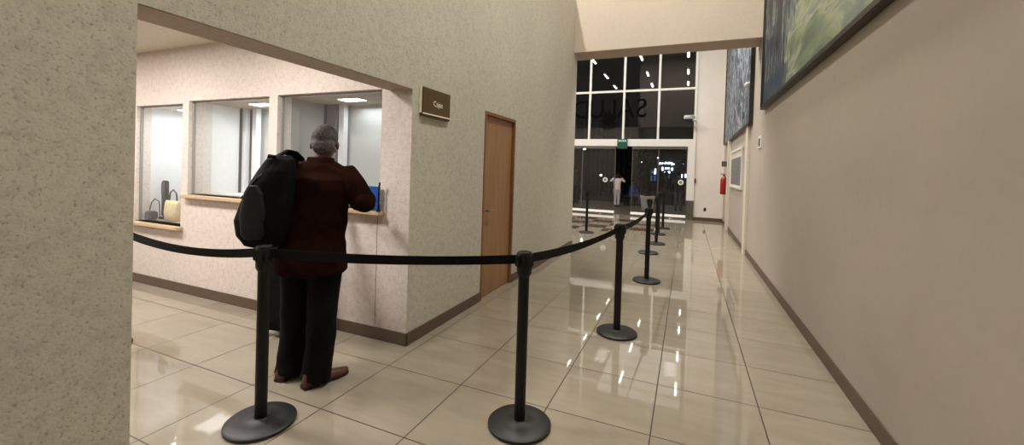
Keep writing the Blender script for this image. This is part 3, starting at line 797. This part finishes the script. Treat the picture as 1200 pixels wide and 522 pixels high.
tube(bm, [Vector(p)-O2 for p in [(-2.36, 1.80, 1.45), (-2.37, 1.78, 1.48), (-2.40, 1.775, 1.485), (-2.42, 1.785, 1.46), (-2.425, 1.80, 1.42)]], .012, 10)
obj('grab_handle', bm, M['backpack'], bp, smooth=True)
bm = B()
tube(bm, [Vector((0, 0, .3))-bf*.1-br*.1, Vector((0, 0, .42))-bf*.088-br*.02, Vector((0, 0, .5))-bf*.06+br*.07], .005, 8)
obj('zip', bm, M['pocket'], bp, smooth=True)

# ---- tall black suitcase standing beyond him by the wall
sc_ = empty('suitcase', (-3.06, 2.46, 0), .15); tag(sc_, 'tall black wheeled suitcase standing against the cashier wall beyond the man', 'suitcase')
bm = B(); box(bm, (-.17, -.11, .05), (.17, .11, .80), .03); obj('shell', bm, M['backpack'], sc_, smooth=False)
bm = B(); box(bm, (-.13, -.125, .12), (.13, -.1, .45), .01); obj('pocket', bm, M['backpack'], sc_)
bm = B(); tube(bm, [(-.09, .08, .78), (-.09, .08, .93), (.09, .08, .93), (.09, .08, .78)], .009, 10); obj('handle', bm, M['black'], sc_, smooth=True)
for sx_ in (-1, 1):
    bm = B(); tube(bm, [(sx_*.14-.012, -.09, .028), (sx_*.14+.012, -.09, .028)], .028, 20); box(bm, (sx_*.14-.02, -.1, .04), (sx_*.14+.02, -.07, .07)); obj('wheel', bm, M['paper'], sc_, smooth='auto')
    bm = B(); tube(bm, [(sx_*.14-.012, .08, .028), (sx_*.14+.012, .08, .028)], .028, 20); obj('wheel', bm, M['paper'], sc_, smooth='auto')

# ---- things on the counters
e = empty('folder', (-2.43, 2.69, 1.071)); tag(e, 'bright blue folder standing upright on the sill of the right cashier window', 'folder')
bm = B(); box(bm, (-.10, -.008, .045), (.115, .006, .20), .002); box(bm, (-.10, -.02, 0), (.112, .012, .045), .003); obj('cover', bm, M['folder'], e)
bm = B(); box(bm, (-.095, .007, .05), (.11, .012, .195)); obj('papers', bm, M['paper'], e)
e = empty('pen', (-2.322, 2.668, 1.0705)); tag(e, 'thin black pen on a stand at the right end of the blue folder', 'pen')
bm = B(); tube(bm, [(.012, 0, 0), (.012, 0, .18), (.022, 0, .235)], [.006, .006, .009], 10); obj('barrel', bm, M['black'], e, smooth=True)
bm = B(); lathe(bm, [(.004, 0), (.02, 0), (.018, .008), (.004, .01)], (.012, 0, 0), 20); obj('holder', bm, M['black'], e, smooth='auto')

e = empty('handbag', (-5.60, 2.93, .711)); tag(e, 'small cream handbag standing on the counter inside the left cashier window', 'bag')
bm = B(); rings_loft(bm, [ellipse((0, 0, z), Vector((w, 0, 0)), Vector((0, d_, 0)), 24, 3) for z, w, d_ in ((0, .08, .05), (.01, .10, .06), (.1, .115, .062), (.2, .12, .05), (.24, .118, .03))]); obj('bag_body', bm, M['cream'], e, smooth=True)
bm = B(); tube(bm, [(-.08, 0, .22), (-.06, 0, .33), (0, 0, .37), (.06, 0, .33), (.08, 0, .22)], .008, 8); obj('strap', bm, M['black'], e, smooth=True)
e = empty('card_terminal', (-5.83, 2.965, .711)); tag(e, 'dark upright card terminal behind the cream handbag in the left cashier window', 'terminal')
bm = B(); box(bm, (-.06, -.04, 0), (.06, .05, .03), .006); box(bm, (-.05, -.02, .03), (.05, .02, .47), .012); obj('housing', bm, M['black'], e)
bm = B(); box(bm, (-.035, -.026, .3), (.035, -.019, .44)); obj('screen', bm, M['dark_grey'], e)
e = empty('desk_phone', (-5.62, 3.15, .711), .0); tag(e, 'black desk phone with an upright handset in the left cashier window', 'phone')
bm = B(); box(bm, (-.09, -.08, 0), (.09, .08, .05), .01); obj('phone_base', bm, M['black'], e)
bm = B(); tube(bm, [(.04, 0, .05), (.05, 0, .2), (.045, 0, .34)], [.03, .018, .03], 12); obj('handset', bm, M['black'], e, smooth=True)
e = empty('printer', (-5.92, 2.86, .711)); tag(e, 'small dark grey receipt printer with a looping cable at the left end of the counter', 'printer')
bm = B(); box(bm, (-.02, -.05, 0), (.09, .04, .10), .012); obj('housing', bm, M['dark_grey'], e)
bm = B(); tube(bm, [(-.02, 0, .02), (-.02, -.0, .1), (.0, .01, .2), (.05, .02, .25), (.12, .03, .22), (.14, .03, .03)], .006, 8); obj('cable', bm, M['dark_grey'], e, smooth=True)
e = empty('box', (-5.40, 3.15, .711)); tag(e, 'dark grey box on the counter right of the cream handbag', 'box')
bm = B(); box(bm, (-.12, -.08, 0), (.12, .08, .22), .008); obj('carton', bm, M['dark_grey'], e)
e = empty('microphone', (-3.98, 2.87, 1.071)); tag(e, 'tiny black microphone base on the sill of the middle cashier window', 'microphone')
bm = B(); lathe(bm, [(.004, 0), (.022, 0), (.02, .012), (.009, .02), (.009, .05), (.013, .06), (.011, .085), (.003, .09)], seg=20); obj('stem', bm, M['black'], e, smooth='auto')
e = empty('notepad', (-4.06, 2.84, 1.071)); tag(e, 'small dark clip on the sill left of the tiny microphone', 'clip')
bm = B(); box(bm, (-.05, -.02, 0), (.03, .02, .012), .003); obj('pad', bm, M['dark_grey'], e)

# ------------------------------------------------------------------ outside, at night
struct(boxobj('floor_outside', (-16, YG+.1, -.12), (9, 21, -.02), M['asphalt']))
struct(boxobj('street_outside', (-30, 21, -.25), (24, 60, -.12), M['asphalt_dark']))
struct(boxobj('ceiling_canopy', (-12, YG+.35, 7.12), (6, 30, 7.3), M['night_wall']))
def striplight(x, y, z, mat, lab, L=1.05, grp=None):
    e = empty('ceiling_light', (x, y, z)); tag(e, lab, 'light', grp)
    bm = B(); box(bm, (-.075, -L/2-.02, -.02), (.075, L/2+.02, .06)); obj('housing', bm, M['alu'], e)
    bm = B(); box(bm, (-.035, -L/2, -.03), (.035, L/2, -.02)); obj('tube_lamp', bm, mat, e)
rows = [(-.15, 'right', 4), (-2.25, 'middle', 4), (-4.55, 'left', 4)]
ys = [17.55, 20.75, 24.3, 27.45]
nm = ['first', 'second', 'third', 'fourth']
for x, rn, n in rows:
    for k in range(n):
        if ys[k] > 29: continue
        striplight(x, ys[k], 7.06, M['strip'], 'slim white canopy strip light, %s from the doors in the %s row' % (nm[k], rn), grp='strip lights under the canopy')
# back-drop: buildings, slatted facade, lit windows
e = empty('building', (-10, 33, -.12)); tag(e, 'dark slatted building across the street behind the person in white', 'building')
bm = B(); box(bm, (-8, 0, 0), (6.3, 4, 12)); obj('wall', bm, M['night_wall'], e)
bm = B()
for k in range(38): box(bm, (-7.6+k*.36, -.2, 0), (-7.48+k*.36, 0, 8.5-.03*k))
obj('slats', bm, M['night_slat'], e)
e = empty('building', (4.5, 40, -.12)); tag(e, 'dark building across the street with small lit windows at the right', 'building')
bm = B(); box(bm, (-12, 0, 0), (12, 4, 9)); obj('wall', bm, M['night_wall'], e)
def onplane(px_, py_, Y): # photograph point laid onto the far facade
    a = math.radians(-23.04); F = Vector((math.sin(a), math.cos(a), 0)); R0 = Vector((F.y, -F.x, 0)); ro = math.radians(1.79)
    dx, dy = (px_-600)/483.6, -(py_-198.7)/483.6
    x_, y_ = dx*math.cos(ro)-dy*math.sin(ro), dx*math.sin(ro)+dy*math.cos(ro)
    d_ = F+R0*x_+Vector((0, 0, y_)); t_ = Y/d_.y; return Vector((d_.x*t_, Y, 1.447+d_.z*t_))
Yb = 39.95
for k, (x0, y0, x1, y1, mt) in enumerate([(761.5, 198, 764, 204, 'lit_win'), (766, 198, 768.6, 204, 'lit_win'), (775, 196, 777, 200, 'lit_win'), (779, 196.5, 781.5, 198.5, 'lit_win'),
        (782.5, 196.5, 784.5, 198.5, 'lit_win'), (786.5, 197, 788.5, 200, 'lit_win'), (778.5, 201.5, 781, 203.5, 'lit_win'), (782.5, 201, 785, 203, 'lit_win'), (779, 205, 781, 210, 'lit_blue'), (783, 205, 784.6, 211, 'lit_blue'),
        (762, 206, 764, 212, 'lit_blue'), (766, 206, 768.4, 212, 'lit_blue'), (778, 209, 780.5, 211, 'lit_win'), (795, 204.5, 796.6, 209, 'lit_win'), (798.3, 204.5, 799.6, 208.5, 'lit_win'), (802, 204, 804.4, 208.5, 'lit_win')]):
    a_ = onplane(x0, y1, Yb-.05)-Vector((4.5, 40, -.12)); c_ = onplane(x1, y0, Yb-.05)-Vector((4.5, 40, -.12))
    bm = B(); box(bm, (a_.x, -.08, a_.z), (c_.x, -.01, c_.z)); obj('window', bm, M[mt], e)
a_ = onplane(800, 206, Yb)-Vector((4.5, 40, -.12)); c_ = onplane(808, 195, Yb)-Vector((4.5, 40, -.12))
bm = B(); box(bm, (a_.x, -.05, a_.z), (c_.x, -.005, c_.z)); obj('red_panel', bm, M['lit_red'], e)
bm = B(); q = Vector((4.5, 40, -.12))
for x0, x1, y_ in ((772, 777, 192), (779, 783, 191.5), (783.5, 787, 191.6), (787.3, 789.5, 193)):
    pa, pb = onplane(x0, y_+1, Yb)-q, onplane(x1, y_-1, Yb)-q
    tube(bm, [(pa.x, -.2, pa.z), ((pa.x+pb.x)/2-.08, -.2, pb.z), ((pa.x+pb.x)/2+.08, -.2, pa.z+.06), (pb.x, -.2, pb.z)], .055, 8)
obj('lit_lettering', bm, M['lit_win'], e)
def lamp(px_, py_, Y, r_, lab):
    p = onplane(px_, py_, Y); e = empty('street_lamp', (p.x, p.y, -.12)); tag(e, lab, 'street lamp')
    bm = B(); tube(bm, [(0, .12, 0), (0, .12, p.z+.12), (0, .0, p.z+.2)], [.06, .04, .03], 10); obj('pole', bm, M['night_slat'], e, smooth=True)
    bm = B(); ball(bm, (0, 0, p.z+.12), r_, (1, 1, .8)); obj('lamp_head', bm, M['lit_lamp'], e, smooth=True)
lamp(801.5, 191.5, 30, .17, 'brightest street lamp near the right jamb of the entrance')
lamp(758.5, 187.3, 31, .07, 'small street lamp above the lit windows, second from the left of its trio')
lamp(751.3, 190, 32, .05, 'faintest small street lamp just right of the open doorway')
lamp(771, 185.2, 32, .06, 'small street lamp directly above the lit lettering')
lamp(684.5, 174, 26, .1, 'street lamp at the upper left corner of the entrance glass')
lamp(704, 205.5, 28, .07, 'low street lamp just left of the round sticker on the left door')
lamp(677, 206, 28, .05, 'faint low lamp at the extreme left edge of the entrance glass')

def passer(name, x, y, fwd, H, pose, top, bottom, lab, hair=M['trousers'], z0=-.02, zstep=None):
    """simple clothed figure; pose: 'arms_up', 'down', 'sit'"""
    e = empty(name, (x, y, z0)); tag(e, lab, 'person')
    s = H/1.7; f, r = frame(fwd); U = Vector((0, 0, 1)); sit = pose == 'sit'
    dz = -.42*s if sit else 0
    pel = U*(.92*s+dz); che = U*(1.24*s+dz)+f*(.05 if sit else 0); nk = che+U*.2*s; hd = nk+U*.13*s
    sh = {q: che+r*q*.18*s+U*.13*s for q in (-1, 1)}
    if pose == 'arms_up': el = {q: sh[q]+r*q*.16*s+f*.06*s-U*.1*s for q in (-1, 1)}; wr = {q: hd+r*q*.08*s+f*.16*s-U*.02 for q in (-1, 1)}
    elif sit: el = {q: sh[q]+r*q*.05-U*.25*s+f*.1 for q in (-1, 1)}; wr = {q: pel+f*.36*s+r*q*.1+U*.1 for q in (-1, 1)}
    else: el = {q: sh[q]+r*q*.06*s-U*.28*s-f*.02 for q in (-1, 1)}; wr = {q: el[q]-U*.25*s+f*.05+r*q*.01 for q in (-1, 1)}
    hp = {q: pel+r*q*.09*s-U*.03 for q in (-1, 1)}
    if sit: kn = {q: hp[q]+f*.42*s+r*q*.03 for q in (-1, 1)}; an = {q: Vector((kn[q].x, kn[q].y, .08)) for q in (-1, 1)}
    else: kn = {q: U*.49*s+r*q*.09*s+f*.02*q for q in (-1, 1)}; an = {q: U*.07+r*q*.09*s+f*.05*q for q in (-1, 1)}
    bm = B(); P_, R_ = head_parts(bm, hd, f, r, .1, s)
    tube(bm, [nk-U*.06, hd-U*.03], .055*s, 12)
    torso(bm, [(pel-U*.08*s, r*.12*s, f*.08*s), (che, r*.15*s, f*.09*s), (che+U*.1*s, r*.14*s, f*.08*s), (nk, r*.05*s, f*.05*s)])
    for q in (-1, 1):
        tube(bm, [che.lerp(sh[q], .5), sh[q], el[q], wr[q]], [.04*s, .045*s, .038*s, .026*s], 10)
        tube(bm, [hp[q], kn[q], an[q]], [.065*s, .045*s, .032*s], 10)
        tube(bm, [an[q], an[q]+f*.05-U*.02], [.032*s, .028*s], 8)
        hand(bm, wr[q], (wr[q]-el[q]), (r*q if pose != 'sit' else U), q, s)
    remeshed('body', bm, M['skin'], e, .009, 2)
    bm = B(); ball(bm, P_(0, -.02, .04), .1*s, (.88, 1.05, .93), 20, 14, R_); ball(bm, P_(0, -.05, -.01), .074*s, (1, .8, 1), 16, 10, R_)
    remeshed('hair', bm, hair, e, .01, 2)
    bm = B(); torso(bm, [(pel-U*.08*s, r*.17*s, f*.125*s), (pel+U*.06*s, r*.165*s, f*.12*s), (che, r*.18*s, f*.125*s), (che+U*.1*s, r*.17*s, f*.105*s), (nk-U*.01, r*.075*s, f*.07*s)])
    for q in (-1, 1): tube(bm, [che.lerp(sh[q], .5), sh[q], el[q], el[q].lerp(wr[q], .6)], [.07*s, .07*s, .058*s, .05*s], 12)
    remeshed('shirt', bm, top, e, .011, 4)
    bm = B(); torso(bm, [(pel-U*.12*s, r*.15*s, f*.11*s), (pel+U*.02*s, r*.15*s, f*.11*s)])
    for q in (-1, 1): tube(bm, [hp[q], hp[q].lerp(kn[q], .5), kn[q], an[q]-U*.02], [.1*s, .092*s, .075*s, .062*s], 14)
    remeshed('trousers', bm, bottom, e, .011, 3)
    for q in (-1, 1):
        hh = an[q]-f*.06; tt = an[q]+f*.17; shoe(e, (hh.x, hh.y), (tt.x, tt.y), mat=M['sole'], w=.042)
    return e
passer('person', -2.80, 18.3, (.35, -1), 1.47, 'arms_up', M['white_cloth'], M['white_trousers'], 'person in a white top and pale trousers with both arms raised outside the doors')
passer('person', -2.35, 19.6, (.9, -.2), 1.6, 'sit', M['blue_cloth'], M['jeans'], 'seated person in a blue top outside, right of the open doorway')
passer('person', -.32, 18.0, (.1, 1), 1.62, 'down', M['night_cloth'], M['grey_trousers'], 'person in a black top and grey trousers standing outside under the right sticker')
passer('person', -.95, 21.3, (-.6, .6), 1.7, 'down', M['night_cloth'], M['grey_trousers'], 'farther person in dark clothes standing outside behind the slim stanchions', z0=-.12)
passer('person', -4.72, 18.6, (.5, -.8), 1.68, 'down', M['night_cloth'], M['trousers'], 'dark clothed person standing outside at the left edge of the entrance glass')
# bench and planter
e = empty('bench', (-2.35, 19.6, -.02)); tag(e, 'dark slatted bench under the seated person in blue', 'bench')
bm = B()
for k in range(4): box(bm, (-.28+.13*k, -.6, .36), (-.18+.13*k, .6, .40), .005)
obj('seat', bm, M['night_slat'], e)
for yy in (-.5, .5):
    bm = B(); box(bm, (-.24, yy-.03, 0), (-.18, yy+.03, .36)); box(bm, (.15, yy-.03, 0), (.21, yy+.03, .36)); box(bm, (-.24, yy-.03, .3), (.21, yy+.03, .36)); obj('leg', bm, M['night_slat'], e)
e = empty('planter', (-1.45, 17.3, -.02), .1); tag(e, 'pale square planter outside the doors behind the fourth stanchion', 'planter')
bm = B(); rings_loft(bm, [[Vector((sx_*w, sy_*w, z)) for sx_, sy_ in ((-1, -1), (1, -1), (1, 1), (-1, 1))] for w, z in ((.2, 0), (.26, .5), (.28, .5), (.28, .58), (.24, .58), (.23, .5))]); obj('pot', bm, M['planter'], e)
bm = B()
for k in range(60):
    a = random.uniform(0, 2*PI); ln = random.uniform(.12, .28); c = Vector((math.cos(a)*.08, math.sin(a)*.08, .5)); t_ = c+Vector((math.cos(a)*ln*.6, math.sin(a)*ln*.6, ln)); s_ = Vector((-math.sin(a), math.cos(a), 0))*.03
    m_ = c.lerp(t_, .5); bm.faces.new([bm.verts.new(p) for p in (c, m_-s_, t_, m_+s_)])
obj('leaves', bm, M['leaf'], e)
def tree(x, y, h, w, lab):
    e = empty('tree', (x, y, -.12)); tag(e, lab, 'tree', 'dark trees across the street')
    bm = B(); tube(bm, [(0, 0, 0), (.05, 0, h*.3), (-.03, .05, h*.6)], [.14, .1, .06], 10)
    for k in range(5): a = k*1.26; tube(bm, [(0, 0, h*.4), (math.cos(a)*w*.5, math.sin(a)*w*.5, h*.7)], [.05, .02], 8)
    obj('trunk', bm, M['bark'], e, smooth=True)
    bm = B()
    for k in range(1500):
        v = Vector((random.gauss(0, 1), random.gauss(0, 1), random.gauss(0, 1))).normalized()*random.uniform(.5, 1)**.5
        c = Vector((v.x*w, v.y*w, h*.7+v.z*h*.3)); q = Matrix.Rotation(random.uniform(0, 6.28), 3, Vector((random.random(), random.random(), random.random()+.01)).normalized())
        s_ = .12; bm.faces.new([bm.verts.new(c+q@Vector(p)*s_) for p in ((-1, 0, 0), (0, -.5, 0), (1, 0, 0), (0, .5, 0))])
    obj('crown', bm, M['leaf'], e)
tree(.6, 27, 3.4, 1.2, 'dark leafy tree across the street at the right of the entrance')
tree(-2.9, 29, 3.2, 1.0, 'dark leafy tree across the street right of the open doorway')
tree(-7.6, 24, 3.6, 1.0, 'dark leafy tree outside at the left edge of the glass')

# ------------------------------------------------------------------ lighting
def area(name, loc, size, power, col, rot=(0, 0, 0)):
    l = bpy.data.lights.new(name, 'AREA'); l.shape = 'RECTANGLE'; l.size, l.size_y = size; l.energy = power; l.color = col
    o = bpy.data.objects.new(name, l); COL.objects.link(o); o.location = loc; o.rotation_euler = rot; return o
WARM = (1, .96, .90)
# hall fixtures: long strips high on the ceiling
for k, (x, y) in enumerate(((.25, -1.5), (.25, 1.8), (.25, 4.4))):
    striplight(x, y, ZC-.07, M['hall_strip'], 'hall ceiling strip light high above the stanchions', 1.6, 'hall ceiling strip lights')
    area('hall_light', (x, y, ZC-.12), (.5, 1.8), (28, 105, 130)[k], WARM)
area('canopy_fill', (-1.5, 18.5, 7.0), (3, 5), 45, (1, .95, .88))  # added fill without a fixture, brightens the pavement outside
area('cove_light', (-2.55, 4.6, ZC-.1), (.12, 4.0), 205, (1, .96, .90))
for k, (x, y) in enumerate(((-3.3, 10.15), (-.4, 10.15), (-6.4, 11.5))):
    striplight(x, y, ZC-.07, M['hall_strip'], 'lobby ceiling strip light high behind the beam', 1.3, 'lobby ceiling strip lights')
    area('lobby_light', (x, y, ZC-.12), (.5, 1.4), 230, WARM)
for k, (x, y) in enumerate(((-3.2, 1.45), (-4.9, 1.45), (-6.6, 1.45), (-4.9, -1.2))):
    e = empty('downlight', (x, y, 2.665)); tag(e, 'round recessed downlight in the cashier recess ceiling', 'light', 'recess ceiling downlights')
    bm = B(); lathe(bm, [(.1, -.008), (.1, 0), (.075, 0), (.075, -.004)], seg=32); obj('ring', bm, M['alu'], e)
    bm = B(); lathe(bm, [(.002, -.003), (.074, -.003), (.074, -.001), (.002, -.001)], seg=32); obj('lamp', bm, M['recess_lamp'], e)
    area('recess_light', (x, y, 2.64), (.4, .4), 50, (1, .94, .91))
for x, pw, z in ((-5.5, 6, 2.02), (-4.3, 6, 2.04), (-2.98, 3.2, 2.05)):
    area('booth_light', (x, YC+.5, z), (.5, .3), pw, (.93, .96, 1))

w = bpy.data.worlds.new('night'); sc.world = w; w.use_nodes = True
bg = w.node_tree.nodes['Background']; bg.inputs[0].default_value = (.02, .025, .035, 1); bg.inputs[1].default_value = .35

# ------------------------------------------------------------------ camera
cam = bpy.data.cameras.new('camera'); co = bpy.data.objects.new('camera', cam); COL.objects.link(co)
yaw, pitch, roll = math.radians(-23.04), math.radians(-.78), math.radians(1.79)
F = Vector((math.sin(yaw)*math.cos(pitch), math.cos(yaw)*math.cos(pitch), math.sin(pitch)))
r0 = Vector((math.cos(yaw), -math.sin(yaw), 0)); u0 = r0.cross(F)
rr = r0*math.cos(roll)+u0*math.sin(roll); uu = -r0*math.sin(roll)+u0*math.cos(roll)
m4 = Matrix((rr, uu, -F)).transposed().to_4x4(); m4.translation = (0, 0, 1.447)
co.matrix_world = m4
cam.sensor_width = 36; cam.sensor_fit = 'HORIZONTAL'; cam.lens = 36*483.6/1200
cam.shift_y = -(261-205.29)/1200; cam.clip_start = .05; cam.clip_end = 200
sc.camera = co
sc.view_settings.view_transform = 'Standard'; sc.view_settings.exposure = 0
try: sc.view_settings.look = 'None'
except Exception: pass
